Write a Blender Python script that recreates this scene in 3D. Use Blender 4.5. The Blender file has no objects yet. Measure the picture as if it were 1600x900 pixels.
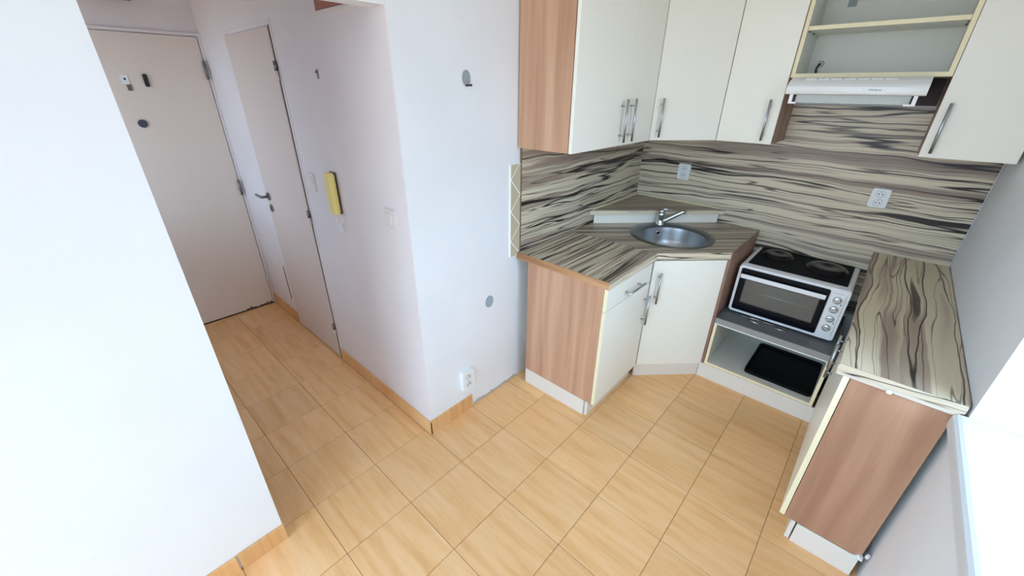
import bpy, bmesh, math, random
from mathutils import Vector, Matrix
random.seed(7)
S = bpy.context.scene
COL = S.collection
PI = math.pi

# ------------------------------------------------------------------ camera
cam_data = bpy.data.cameras.new('camera')
cam_data.sensor_width = 36.0
cam_data.lens = 626.594 / 1600 * 36.0
cam_data.clip_start = 0.02
cam = bpy.data.objects.new('camera', cam_data)
COL.objects.link(cam)
right = Vector((0.737085, 0.675764, 0.006992))
down = Vector((0.306077, -0.324591, -0.894962))
fwd = Vector((-0.602514, 0.661803, -0.446087))
mw = Matrix.Identity(4)
for i in range(3):
    mw[i][0] = right[i]; mw[i][1] = -down[i]; mw[i][2] = -fwd[i]
mw.translation = Vector((1.12837, -0.57397, 1.67339))
cam.matrix_world = mw
S.camera = cam

# ------------------------------------------------------------------ world, exposure
S.view_settings.view_transform = 'Standard'
S.view_settings.look = 'None'
S.view_settings.gamma = 1.0
S.view_settings.use_curve_mapping = False
S.view_settings.exposure = 0.74
world = bpy.data.worlds.new('world')
S.world = world
world.use_nodes = True
wn = world.node_tree.nodes; wl = world.node_tree.links
bg = wn['Background']
bg.inputs['Strength'].default_value = 5.8
tc = wn.new('ShaderNodeTexCoord'); sx = wn.new('ShaderNodeSeparateXYZ'); rp = wn.new('ShaderNodeValToRGB')
wl.new(tc.outputs['Generated'], sx.inputs[0])
mr = wn.new('ShaderNodeMapRange'); mr.inputs[1].default_value = -1; mr.inputs[2].default_value = 1
wl.new(sx.outputs['Z'], mr.inputs[0]); wl.new(mr.outputs[0], rp.inputs[0])
rp.color_ramp.elements[0].position = 0.47; rp.color_ramp.elements[0].color = (0.30, 0.29, 0.27, 1)
rp.color_ramp.elements[1].position = 0.52; rp.color_ramp.elements[1].color = (0.53, 0.755, 1.0, 1)
wl.new(rp.outputs[0], bg.inputs['Color'])
S.cycles.max_bounces = 10
S.cycles.diffuse_bounces = 8
S.cycles.caustics_reflective = False
S.cycles.caustics_refractive = False
S.cycles.sample_clamp_indirect = 6.0
S.cycles.use_denoising = True

def portal(name, loc, size_x, size_y, direction):
    d = bpy.data.lights.new(name, 'AREA'); d.shape = 'RECTANGLE'; d.size = size_x; d.size_y = size_y
    d.cycles.is_portal = True
    o = bpy.data.objects.new(name, d); COL.objects.link(o); o.location = loc
    o.rotation_euler = Vector(direction).to_track_quat('-Z', 'Y').to_euler()
    return o

WIN_Y0, WIN_Y1, WIN_Z0, WIN_Z1 = 0.05, 0.955, 0.83, 2.20
FILL2_X0, FILL2_X1, FILL2_Z0, FILL2_Z1 = -0.15, 1.42, 0.08, 2.40  # opening of a rear window added for fill light
FILL4_Y0, FILL4_Y1, FILL4_Z0, FILL4_Z1 = -2.82, -1.25, 0.06, 2.45  # opening of an added side window, out of view on the left
FILL3_X0, FILL3_X1, FILL3_Z0, FILL3_Z1 = -2.30, -1.70, 0.90, 2.10  # opening of an added hall window, not in view
portal('window_daylight', (1.80, (WIN_Y0 + WIN_Y1) / 2, (WIN_Z0 + WIN_Z1) / 2), WIN_Z1 - WIN_Z0, WIN_Y1 - WIN_Y0, (-1, 0, 0))

portal('rear_fill_portal', ((FILL2_X0 + FILL2_X1) / 2, -2.94, (FILL2_Z0 + FILL2_Z1) / 2), FILL2_X1 - FILL2_X0, FILL2_Z1 - FILL2_Z0, (0, 1, 0))  # sampling portal for the added window behind the camera
portal('hall_fill_portal', ((FILL3_X0 + FILL3_X1) / 2, -0.83, (FILL3_Z0 + FILL3_Z1) / 2), FILL3_X1 - FILL3_X0, FILL3_Z1 - FILL3_Z0, (0, 1, 0))
portal('side_fill_portal', (-0.32, (FILL4_Y0 + FILL4_Y1) / 2, (FILL4_Z0 + FILL4_Z1) / 2), FILL4_Z1 - FILL4_Z0, FILL4_Y1 - FILL4_Y0, (1, 0, 0))

# ------------------------------------------------------------------ materials
def lin(c):
    return c / 12.92 if c <= 0.04045 else ((c + 0.055) / 1.055) ** 2.4
def rgb(r, g, b):
    return (lin(r / 255), lin(g / 255), lin(b / 255), 1)

def new_mat(name, color=(0.8, 0.8, 0.8, 1), rough=0.5, metal=0.0, spec=0.5):
    m = bpy.data.materials.new(name); m.use_nodes = True
    b = m.node_tree.nodes['Principled BSDF']
    b.inputs['Base Color'].default_value = color
    b.inputs['Roughness'].default_value = rough
    b.inputs['Metallic'].default_value = metal
    b.inputs['Specular IOR Level'].default_value = spec
    return m

class NT:
    def __init__(self, m):
        self.m = m; self.t = m.node_tree; self.n = self.t.nodes; self.l = self.t.links
        self.b = self.n['Principled BSDF']
    def node(self, kind, **kw):
        x = self.n.new(kind)
        for k, v in kw.items(): setattr(x, k, v)
        return x
    def link(self, a, b): self.l.new(a, b)
    def math(self, op, a, b=None, c=None):
        x = self.n.new('ShaderNodeMath'); x.operation = op
        for i, v in enumerate((a, b, c)):
            if v is None: continue
            if isinstance(v, (int, float)): x.inputs[i].default_value = v
            else: self.l.new(v, x.inputs[i])
        return x.outputs[0]
    def pos(self, kind='world'):
        if kind == 'world': return self.n.new('ShaderNodeNewGeometry').outputs['Position']
        return self.n.new('ShaderNodeTexCoord').outputs['Object']
    def dot(self, v, d):
        x = self.n.new('ShaderNodeVectorMath'); x.operation = 'DOT_PRODUCT'
        self.l.new(v, x.inputs[0]); x.inputs[1].default_value = d
        return x.outputs['Value']
    def combine(self, a, b, c):
        x = self.n.new('ShaderNodeCombineXYZ')
        for i, v in enumerate((a, b, c)):
            if isinstance(v, (int, float)): x.inputs[i].default_value = v
            else: self.l.new(v, x.inputs[i])
        return x.outputs[0]
    def noise(self, vec, scale=1.0, detail=2.0, rough=0.5):
        x = self.n.new('ShaderNodeTexNoise'); x.inputs['Scale'].default_value = scale
        x.inputs['Detail'].default_value = detail; x.inputs['Roughness'].default_value = rough
        self.l.new(vec, x.inputs['Vector'])
        return x.outputs['Fac']
    def ramp(self, fac, stops, interp='LINEAR'):
        x = self.n.new('ShaderNodeValToRGB'); x.color_ramp.interpolation = interp
        e = x.color_ramp.elements
        while len(e) < len(stops): e.new(0.5)
        for i, (p, c) in enumerate(stops):
            e[i].position = p; e[i].color = c if not isinstance(c, (int, float)) else (c, c, c, 1)
        self.l.new(fac, x.inputs[0])
        return x.outputs[0]
    def mix(self, fac, a, b, mode='MIX'):
        x = self.n.new('ShaderNodeMix'); x.data_type = 'RGBA'; x.blend_type = mode
        if isinstance(fac, (int, float)): x.inputs[0].default_value = fac
        else: self.l.new(fac, x.inputs[0])
        for s, v in ((x.inputs[6], a), (x.inputs[7], b)):
            if isinstance(v, tuple): s.default_value = v
            else: self.l.new(v, s)
        return x.outputs[2]
    def base(self, c): self.l.new(c, self.b.inputs['Base Color'])
    def bump(self, h, strength=0.2, dist=0.002):
        x = self.n.new('ShaderNodeBump'); x.inputs['Strength'].default_value = strength
        x.inputs['Distance'].default_value = dist
        self.l.new(h, x.inputs['Height']); self.l.new(x.outputs[0], self.b.inputs['Normal'])

def plaster(name, color, bump=0.25):
    m = new_mat(name, color, 0.85, spec=0.2); t = NT(m); p = t.pos()
    n1 = t.noise(p, 3.0, 3); n2 = t.noise(p, 120.0, 3, 0.6)
    c2 = tuple(v * 0.955 for v in color[:3]) + (1,)
    t.base(t.mix(t.ramp(n1, [(0.35, 0.0), (0.7, 1.0)]), color, c2))
    t.bump(t.math('ADD', t.math('MULTIPLY', n2, 0.5), t.math('MULTIPLY', t.noise(p, 18.0, 2), 0.8)), bump, 0.0025)
    return m

def zebra(name, grain, across, seed, fu=1.0, fv=1.0, vein=1.0, solid=0.655, coord='world', rough=0.32, tone=(1, 1, 1), wave=1.0, spread=1.0):
    """striped veneer laminate: cream ground, taupe bands, dark veins running along 'grain'"""
    m = new_mat(name, (0.6, 0.5, 0.4, 1), rough, spec=0.35); t = NT(m); p = t.pos(coord)
    u = t.dot(p, grain); v = t.dot(p, across)
    w1 = t.noise(t.combine(t.math('MULTIPLY', u, 1.1 * fu), t.math('MULTIPLY', v, 2.5 * fv), seed), 1, 2.0)
    w2 = t.noise(t.combine(t.math('MULTIPLY', u, 5 * fu), t.math('MULTIPLY', v, 9 * fv), seed + 4), 1, 2.0)
    vv = t.math('ADD', v, t.math('ADD', t.math('MULTIPLY', w1, 0.07 * wave / fv), t.math('MULTIPLY', w2, 0.016 * wave / fv)))
    a = t.noise(t.combine(t.math('MULTIPLY', u, 0.55 * fu), t.math('MULTIPLY', vv, 19 * fv), seed + 9), 1, 1.6, 0.45)
    a2 = t.noise(t.combine(t.math('MULTIPLY', u, 0.8 * fu), t.math('MULTIPLY', vv, 30 * fv), seed + 13), 1, 1.2, 0.4)
    bnd = t.noise(t.combine(t.math('MULTIPLY', u, 0.5 * fu), t.math('MULTIPLY', vv, 14 * fv), seed + 21), 1, 2.5, 0.55)
    fine = t.noise(t.combine(t.math('MULTIPLY', u, 6 * fu), t.math('MULTIPLY', vv, 160 * fv), seed + 31), 1, 2.0, 0.6)
    k = lambda r, g, b: rgb(r * tone[0], g * tone[1], b * tone[2])
    bnd = t.math('ADD', t.math('MULTIPLY', t.math('SUBTRACT', bnd, 0.52), spread), 0.52)
    ground = t.ramp(bnd, [(0.30, k(138, 119, 108)), (0.41, k(170, 152, 137)), (0.455, k(214, 203, 179)), (0.585, k(226, 216, 192)), (0.635, k(186, 169, 150)), (0.72, k(142, 123, 112))])
    mid = t.noise(t.combine(t.math('MULTIPLY', u, 0.55 * fu), t.math('MULTIPLY', vv, 34 * fv), seed + 41), 1, 1.5, 0.5)
    ground = t.mix(t.math('MULTIPLY', t.ramp(mid, [(0.575, 0.0), (0.605, 1.0)]), 0.7), ground, k(146, 128, 118))
    ground = t.mix(t.math('MULTIPLY', fine, 0.22), ground, k(160, 144, 126))
    da = t.math('ABSOLUTE', t.math('SUBTRACT', a, 0.5))
    va = t.ramp(da, [(0.006 * vein, 1.0), (0.017 * vein, 0.0)])
    db = t.math('ABSOLUTE', t.math('SUBTRACT', a2, 0.56))
    vb = t.math('MULTIPLY', t.ramp(db, [(0.004 * vein, 1.0), (0.013 * vein, 0.0)]), 0.8)
    dc = t.math('ABSOLUTE', t.math('SUBTRACT', mid, 0.46))
    vb = t.math('MAXIMUM', vb, t.math('MULTIPLY', t.ramp(dc, [(0.003 * vein, 1.0), (0.010 * vein, 0.0)]), 0.75))
    sc = t.ramp(a2, [(solid, 0.0), (solid + 0.03, 0.9)])
    dark = t.math('MAXIMUM', t.math('MAXIMUM', va, vb), sc)
    t.base(t.mix(dark, ground, k(50, 42, 42)))
    return m

def wood(name, grain, across, seed, c1, c2, c3, rough=0.42):
    m = new_mat(name, c1, rough, spec=0.35); t = NT(m); p = t.pos()
    u = t.dot(p, grain); v = t.dot(p, across)
    w = t.noise(t.combine(t.math('MULTIPLY', u, 1.3), t.math('MULTIPLY', v, 7), seed), 1, 2)
    vv = t.math('ADD', v, t.math('MULTIPLY', w, 0.05))
    n = t.noise(t.combine(t.math('MULTIPLY', u, 0.7), t.math('MULTIPLY', vv, 14), seed + 3), 1, 3, 0.5)
    fine = t.noise(t.combine(t.math('MULTIPLY', u, 9), t.math('MULTIPLY', vv, 190), seed + 5), 1, 2, 0.6)
    c = t.ramp(n, [(0.33, c2), (0.5, c1), (0.66, c3)])
    t.base(t.mix(t.math('MULTIPLY', t.ramp(fine, [(0.45, 0.0), (0.75, 1.0)]), 0.25), c, c2))
    return m

def floor_tile_mat(name, colors, coord='object', fu=1.0):
    m = new_mat(name, colors[1], 0.38, spec=0.45); t = NT(m); p = t.pos('object')
    r = t.n.new('ShaderNodeObjectInfo').outputs['Random']
    off = t.math('MULTIPLY', r, 37.0)
    sp = t.n.new('ShaderNodeSeparateXYZ'); t.link(p, sp.inputs[0])
    u = t.math('ADD', sp.outputs['X'], off); v = sp.outputs['Y']; z = t.math('ADD', sp.outputs['Z'], off)
    w = t.noise(t.combine(t.math('MULTIPLY', u, 6), t.math('MULTIPLY', v, 12), off), 1, 3)
    vv = t.math('ADD', v, t.math('MULTIPLY', w, 0.022))
    n = t.noise(t.combine(t.math('MULTIPLY', u, 2.2 * fu), t.math('MULTIPLY', vv, 24), off), 1, 5, 0.62)
    n2 = t.noise(t.combine(t.math('MULTIPLY', u, 3 * fu), t.math('MULTIPLY', vv, 9), t.math('ADD', off, 5.0)), 1, 3, 0.6)
    fine = t.noise(t.combine(t.math('MULTIPLY', u, 22), t.math('MULTIPLY', vv, 110), off), 1, 2, 0.6)
    c = t.ramp(n, [(0.30, colors[0]), (0.5, colors[1]), (0.70, colors[2])])
    c = t.mix(t.math('MULTIPLY', t.ramp(n2, [(0.4, 0.0), (0.72, 1.0)]), 0.55), c, colors[2])
    c = t.mix(t.math('MULTIPLY', t.ramp(fine, [(0.5, 0.0), (0.8, 1.0)]), 0.22), c, colors[0])
    hs = t.n.new('ShaderNodeHueSaturation'); t.link(c, hs.inputs['Color'])
    t.link(t.math('ADD', t.math('MULTIPLY', r, 0.12), 0.94), hs.inputs['Value'])
    t.base(hs.outputs[0])
    t.bump(n, 0.08, 0.001)
    return m

M = {}
M['wall'] = plaster('wall_paint', rgb(231, 234, 238))
M['wall_hall'] = plaster('wall_paint_in_hall_light', rgb(231, 225, 227))  # same wall paint, with the hall's lilac light put into the tint
M['ceiling'] = plaster('ceiling_paint', rgb(240, 240, 240))
M['reveal'] = plaster('window_reveal_paint', rgb(238, 240, 241))
M['grout'] = plaster('floor_grout', rgb(128, 92, 54), 0.1)
M['tile'] = floor_tile_mat('floor_tile_glaze', [rgb(220, 168, 110), rgb(235, 186, 130), rgb(240, 199, 150)])
M['skirt'] = floor_tile_mat('skirting_tile_glaze', [rgb(206, 150, 94), rgb(224, 174, 118), rgb(232, 188, 136)])
M['white'] = new_mat('white_laminate', rgb(243, 241, 231), 0.35, spec=0.4)
M['inner'] = new_mat('cabinet_inner_white', rgb(222, 222, 214), 0.5)
M['cream'] = new_mat('cream_edge_band', rgb(240, 230, 194), 0.5)
M['plinth'] = new_mat('plinth_white', rgb(228, 224, 216), 0.4)
M['zebra_left'] = zebra('striped_laminate_left_wall', (0, 1, 0), (0, 0, 1), 3.0, 1.0, 0.80, 1.25, 0.67, spread=0.85)
M['zebra_back'] = zebra('striped_laminate_back_wall', (1, 0, 0), (0, 0, 1), 11.0, 0.9, 0.80, 1.25, 0.67, spread=0.85)
M['zebra_wl'] = zebra('striped_laminate_left_worktop', (0, 1, 0), (1, 0, 0), 17.0, 1.1, 1.8, 1.4, 0.61)
d = math.sqrt(0.5)
M['zebra_wc'] = zebra('striped_laminate_corner_worktop', (d, d, 0), (d, -d, 0), 23.0, 0.7, 2.2, 1.5, 0.60, tone=(0.95, 0.94, 0.95))
M['zebra_wr'] = zebra('striped_laminate_right_worktop', (0, 1, 0), (1, 0, 0), 29.0, 0.85, 0.44, 0.8, 0.67, wave=0.75, tone=(1.0, 0.985, 0.96), spread=0.72)
M['edge_lam'] = zebra('striped_laminate_front_edge', (d, d, 0), (0, 0, 1), 31.0, 1.0, 0.9, 0.6, 0.74, tone=(1.04, 1.03, 1.03))
M['edge_wr'] = zebra('striped_laminate_end_strip', (1, 0, 0), (0, 0, 1), 37.0, 1.0, 0.7, 0.6, 0.76, tone=(0.95, 0.93, 0.92), spread=0.6)
M['wood'] = wood('plum_wood_laminate', (0, 0, 1), (1, 0.3, 0), 2.0, rgb(198, 158, 130), rgb(180, 138, 111), rgb(210, 172, 144))
M['wood_r'] = wood('plum_wood_laminate_right', (0, 0, 1), (1, 0.3, 0), 6.0, rgb(174, 133, 107), rgb(157, 117, 93), rgb(188, 147, 120))
M['wood_dark'] = wood('plum_wood_laminate_side', (0, 0, 1), (0.3, 1, 0), 4.0, rgb(160, 126, 110), rgb(140, 107, 93), rgb(176, 142, 126))
M['chip'] = wood('raw_chipboard', (1, 0, 0), (0, 0, 1), 8.0, rgb(184, 140, 100), rgb(140, 100, 68), rgb(206, 166, 126), 0.8)
M['steel'] = new_mat('brushed_steel', (0.46, 0.49, 0.52, 1), 0.30, 1.0)
M['sink_steel'] = new_mat('sink_steel', (0.44, 0.46, 0.48, 1), 0.34, 1.0)
M['rim_steel'] = new_mat('sink_rim_steel', (0.24, 0.25, 0.26, 1), 0.40, 1.0)
M['chrome'] = new_mat('chrome', (0.62, 0.65, 0.68, 1), 0.12, 1.0)
M['dark_steel'] = new_mat('dull_grey_metal', (0.25, 0.25, 0.26, 1), 0.4, 1.0)
M['plastic'] = new_mat('white_plastic', rgb(232, 236, 238), 0.3)
M['well'] = new_mat('socket_well_shade', rgb(186, 190, 194), 0.4)
M['appliance'] = new_mat('white_enamel', rgb(236, 239, 243), 0.25)
M['hob_black'] = new_mat('black_enamel', rgb(15, 17, 24), 0.6, spec=0.08)
M['glass_black'] = new_mat('black_oven_glass', rgb(9, 11, 20), 0.12, spec=0.12)
M['oven_cavity'] = new_mat('oven_cavity_grey', rgb(74, 76, 70), 0.6)
M['iron'] = new_mat('cast_iron', rgb(34, 29, 31), 0.22, 0.5)
M['tray'] = new_mat('black_tray_enamel', rgb(8, 8, 9), 0.6, spec=0.15)
M['grey_slab'] = new_mat('grey_slab_laminate', rgb(104, 107, 112), 0.4)
M['grey_edge'] = new_mat('grey_slab_edge', rgb(150, 150, 148), 0.45)
M['hood_white'] = new_mat('hood_white_enamel', rgb(238, 239, 238), 0.3)
M['knob'] = new_mat('knob_silver', rgb(196, 198, 198), 0.3, 0.5)
M['dark'] = new_mat('dark_plastic', rgb(30, 28, 32), 0.5)
M['black'] = new_mat('black_gap', rgb(14, 13, 14), 0.7)
M['brown'] = new_mat('reddish_brown_board', rgb(160, 100, 78), 0.55)
M['door_front'] = new_mat('front_door_paint', rgb(228, 216, 205), 0.5)
M['door_inner'] = new_mat('inner_door_paint', rgb(218, 204, 197), 0.5)
M['frame'] = new_mat('door_frame_paint', rgb(222, 216, 214), 0.5)
M['yellow'] = new_mat('yellowed_plastic', rgb(240, 222, 140), 0.4)
M['cover_grey'] = new_mat('grey_cover', rgb(150, 160, 162), 0.6)
M['brass_brown'] = new_mat('brown_latch', rgb(120, 98, 86), 0.5)
M['tilewall'] = new_mat('beige_wall_tile', rgb(196, 186, 160), 0.25)
M['tilegrout'] = new_mat('wall_tile_grout', rgb(246, 245, 240), 0.8)
M['ink'] = new_mat('dark_ink', rgb(60, 62, 68), 0.6)
M['sill'] = new_mat('sill_white', rgb(214, 220, 224), 0.35)

m = new_mat('hood_filter_mesh', rgb(190, 196, 196), 0.6); t = NT(m)
vor = t.n.new('ShaderNodeTexVoronoi'); vor.inputs['Scale'].default_value = 150; vor.inputs['Randomness'].default_value = 0.1
t.link(t.pos(), vor.inputs['Vector'])
t.base(t.ramp(vor.outputs['Distance'], [(0.2, rgb(172, 177, 177)), (0.42, rgb(202, 207, 206))]))
M['filter'] = m
m = bpy.data.materials.new('clear_glass'); m.use_nodes = True
nt = m.node_tree; nt.nodes.remove(nt.nodes['Principled BSDF'])
tr = nt.nodes.new('ShaderNodeBsdfTransparent'); gl = nt.nodes.new('ShaderNodeBsdfGlossy'); gl.inputs['Roughness'].default_value = 0.05
mx = nt.nodes.new('ShaderNodeMixShader'); mx.inputs[0].default_value = 0.035
nt.links.new(tr.outputs[0], mx.inputs[1]); nt.links.new(gl.outputs[0], mx.inputs[2]); nt.links.new(mx.outputs[0], nt.nodes['Material Output'].inputs[0])
M['glass'] = m

# ------------------------------------------------------------------ mesh helpers
class MB:
    def __init__(self, frame=None):
        self.bm = bmesh.new(); self.f = frame
    def _fin(self, verts):
        if self.f is not None:
            bmesh.ops.transform(self.bm, matrix=self.f, verts=verts)
    def box(self, x0, x1, y0, y1, z0, z1, bev=0.0, seg=1):
        vs = [self.bm.verts.new((x, y, z)) for x in (x0, x1) for y in (y0, y1) for z in (z0, z1)]
        idx = [(0, 1, 3, 2), (4, 6, 7, 5), (0, 4, 5, 1), (2, 3, 7, 6), (0, 2, 6, 4), (1, 5, 7, 3)]
        fs = [self.bm.faces.new([vs[i] for i in f]) for f in idx]
        if bev > 0:
            es = list({e for f in fs for e in f.edges})
            r = bmesh.ops.bevel(self.bm, geom=es, offset=bev, segments=seg, affect='EDGES', profile=0.5)
            vs = list({v for f in r['faces'] for v in f.verts} | {v for v in vs if v.is_valid})
        self._fin(vs)
        return self
    def prism(self, pts, z0, z1, bev=0.0):
        """polygon in xy (counter-clockwise), extruded in z"""
        a = [self.bm.verts.new((p[0], p[1], z0)) for p in pts]
        b = [self.bm.verts.new((p[0], p[1], z1)) for p in pts]
        n = len(pts)
        fs = [self.bm.faces.new(a[::-1]), self.bm.faces.new(b)]
        for i in range(n):
            fs.append(self.bm.faces.new((a[i], a[(i + 1) % n], b[(i + 1) % n], b[i])))
        vs = a + b
        if bev > 0:
            es = list({e for f in fs[:2] for e in f.edges})
            r = bmesh.ops.bevel(self.bm, geom=es, offset=bev, segments=1, affect='EDGES')
            vs = list({v for f in r['faces'] for v in f.verts} | {v for v in vs if v.is_valid})
        self._fin(vs)
        return self
    def profile_x(self, pts, x0, x1):
        """polygon in (y, z) extruded along x"""
        a = [self.bm.verts.new((x0, p[0], p[1])) for p in pts]
        b = [self.bm.verts.new((x1, p[0], p[1])) for p in pts]
        n = len(pts)
        self.bm.faces.new(a); self.bm.faces.new(b[::-1])
        for i in range(n):
            self.bm.faces.new((a[i], b[i], b[(i + 1) % n], a[(i + 1) % n]))
        self._fin(a + b)
        return self
    def cyl(self, p0, p1, r, seg=16, r1=None):
        p0 = Vector(p0); p1 = Vector(p1); ax = (p1 - p0).normalized()
        q = ax.to_track_quat('Z', 'Y'); r1 = r if r1 is None else r1
        a, b = [], []
        for i in range(seg):
            an = 2 * PI * i / seg
            dv = q @ Vector((math.cos(an), math.sin(an), 0))
            a.append(self.bm.verts.new(p0 + dv * r)); b.append(self.bm.verts.new(p1 + dv * r1))
        self.bm.faces.new(a[::-1]); self.bm.faces.new(b)
        for i in range(seg):
            f = self.bm.faces.new((a[i], a[(i + 1) % seg], b[(i + 1) % seg], b[i])); f.smooth = True
        self._fin(a + b)
        return self
    def lathe(self, prof, seg=32, center=(0, 0, 0), sx=1.0, sy=1.0, close=False, smooth=True):
        """profile [(r, z)] around z through center"""
        rings = []
        for (r, z) in prof:
            if r < 1e-6:
                rings.append([self.bm.verts.new((center[0], center[1], center[2] + z))])
            else:
                rings.append([self.bm.verts.new((center[0] + r * sx * math.cos(2 * PI * i / seg), center[1] + r * sy * math.sin(2 * PI * i / seg), center[2] + z)) for i in range(seg)])
        for A, B in zip(rings[:-1], rings[1:]):
            for i in range(seg):
                j = (i + 1) % seg
                if len(A) == 1 and len(B) == 1: continue
                if len(A) == 1: f = self.bm.faces.new((A[0], B[j], B[i]))
                elif len(B) == 1: f = self.bm.faces.new((A[i], A[j], B[0]))
                else: f = self.bm.faces.new((A[i], A[j], B[j], B[i]))
                f.smooth = smooth
        self._fin([v for r in rings for v in r])
        return self
    def tube(self, pts, r, seg=8):
        pts = [Vector(p) for p in pts]; rings = []
        prev = None
        for i, p in enumerate(pts):
            tdir = (pts[min(i + 1, len(pts) - 1)] - pts[max(i - 1, 0)]).normalized()
            if prev is None:
                n = tdir.orthogonal().normalized()
            else:
                n = (prev - tdir * prev.dot(tdir)).normalized()
            prev = n; bvec = tdir.cross(n)
            rr = r[i] if isinstance(r, (list, tuple)) else r
            rings.append([self.bm.verts.new(p + n * math.cos(2 * PI * k / seg) * rr + bvec * math.sin(2 * PI * k / seg) * rr) for k in range(seg)])
        for A, B in zip(rings[:-1], rings[1:]):
            for k in range(seg):
                f = self.bm.faces.new((A[k], A[(k + 1) % seg], B[(k + 1) % seg], B[k])); f.smooth = True
        self.bm.faces.new(rings[0][::-1]); self.bm.faces.new(rings[-1])
        self._fin([v for q in rings for v in q])
        return self

BASE = {}
def root_base(o):
    while o.parent: o = o.parent
    return BASE.get(o.name, Vector((0, 0, 0)))
def add(name, mb, mat, parent=None, label=None):
    """one mesh object; vertices are given in world coordinates"""
    me = bpy.data.meshes.new(name)
    bmesh.ops.recalc_face_normals(mb.bm, faces=mb.bm.faces)
    if parent is not None:
        base = root_base(parent)
    else:
        xs = [v.co for v in mb.bm.verts]
        base = Vector(((min(v.x for v in xs) + max(v.x for v in xs)) / 2, (min(v.y for v in xs) + max(v.y for v in xs)) / 2, min(v.z for v in xs)))
    bmesh.ops.translate(mb.bm, vec=-base, verts=mb.bm.verts)
    mb.bm.to_mesh(me); mb.bm.free()
    me.materials.append(M[mat] if isinstance(mat, str) else mat)
    o = bpy.data.objects.new(name, me); COL.objects.link(o)
    if parent is not None: o.parent = parent
    else:
        o.location = base; BASE[o.name] = base
    if label: o['label'] = label
    return o
def tag(o, label, cat, group=None):
    o['label'] = label; o['category'] = cat
    if group: o['group'] = group
    return o
def thing(name, loc, label, cat, group=None):
    o = bpy.data.objects.new(name, None); o.empty_display_size = 0.05; COL.objects.link(o)
    o.location = loc; BASE[o.name] = Vector(loc)
    return tag(o, label, cat, group)
def struct(name, mb, mat, parent=None):
    o = add(name, mb, mat, parent)
    if parent is None: o['kind'] = 'structure'
    return o
def frame(origin, u, v, n):
    """local x -> u, y -> v, z -> n"""
    mt = Matrix.Identity(4)
    for i in range(3):
        mt[i][0] = u[i]; mt[i][1] = v[i]; mt[i][2] = n[i]
    mt.translation = Vector(origin)
    return mt
FX = lambda x, y, z: frame((x, y, z), (0, 1, 0), (0, 0, 1), (1, 0, 0))        # wall facing +x
FY = lambda x, y, z: frame((x, y, z), (1, 0, 0), (0, 0, 1), (0, -1, 0))       # wall facing -y
FXM = lambda x, y, z: frame((x, y, z), (0, -1, 0), (0, 0, 1), (-1, 0, 0))     # wall facing -x
DN = (d, -d, 0); DU = (d, d, 0)
FD = lambda x, y, z: frame((x, y, z), DU, (0, 0, 1), DN)                      # diagonal cabinet front
def disc(mb, x, y, r, z0, z1, seg=20, sy=1.0):
    pts = [(x + r * math.cos(2 * PI * i / seg), y + r * sy * math.sin(2 * PI * i / seg)) for i in range(seg)]
    return mb.prism(pts, z0, z1)
def ring(mb, x, y, r0, r1, z0, z1, seg=24):
    return mb.lathe([(r0, z0), (r0, z1), (r1, z1), (r1, z0)], seg, (x, y, 0))
def rrect(x0, x1, y0, y1, r, n=5):
    pts = []
    for (cx, cy, a0) in ((x1 - r, y0 + r, -PI / 2), (x1 - r, y1 - r, 0), (x0 + r, y1 - r, PI / 2), (x0 + r, y0 + r, PI)):
        for i in range(n + 1):
            a = a0 + PI / 2 * i / n
            pts.append((cx + r * math.cos(a), cy + r * math.sin(a)))
    return pts

# ------------------------------------------------------------------ setting
H = 2.55
XL, YB, XR = -0.258, 2.368, 1.516
floor = struct('floor', MB().box(-2.6, 1.9, -3.0, 2.5, -0.08, -0.0022), 'grout')
TX, TY = 0.30, 0.3017
tile_me = None
for i in range(-9, 6):
    for j in range(-11, 8):
        x0, y0 = i * TX, j * TY; x1, y1 = x0 + TX, y0 + TY
        in_room = x1 > -0.26 and x0 < XR and y1 > -2.4 and y0 < YB
        in_hall = x1 > -2.46 and x0 < -0.2 and y1 > -0.76 and y0 < 0.32
        if not (in_room or in_hall): continue
        if x1 < 0.25 and y0 > 1.3 or x0 > 1.3 and y0 > 1.2 or y0 > 2.0: continue
        if tile_me is None:
            b = MB().box(-TX / 2 + 0.0010, TX / 2 - 0.0010, -TY / 2 + 0.0010, TY / 2 - 0.0010, -0.010, 0, 0.0008)
            o = add('floor_tile', b, 'tile', floor); tile_me = o.data
            for v in tile_me.vertices: v.co += root_base(floor)
        else:
            o = bpy.data.objects.new('floor_tile', tile_me); COL.objects.link(o); o.parent = floor
        o.location = Vector((x0 + TX / 2, y0 + TY / 2, random.uniform(-0.0004, 0.0))) - root_base(floor)
        o.rotation_euler.z = PI if random.random() < 0.5 else 0

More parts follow.
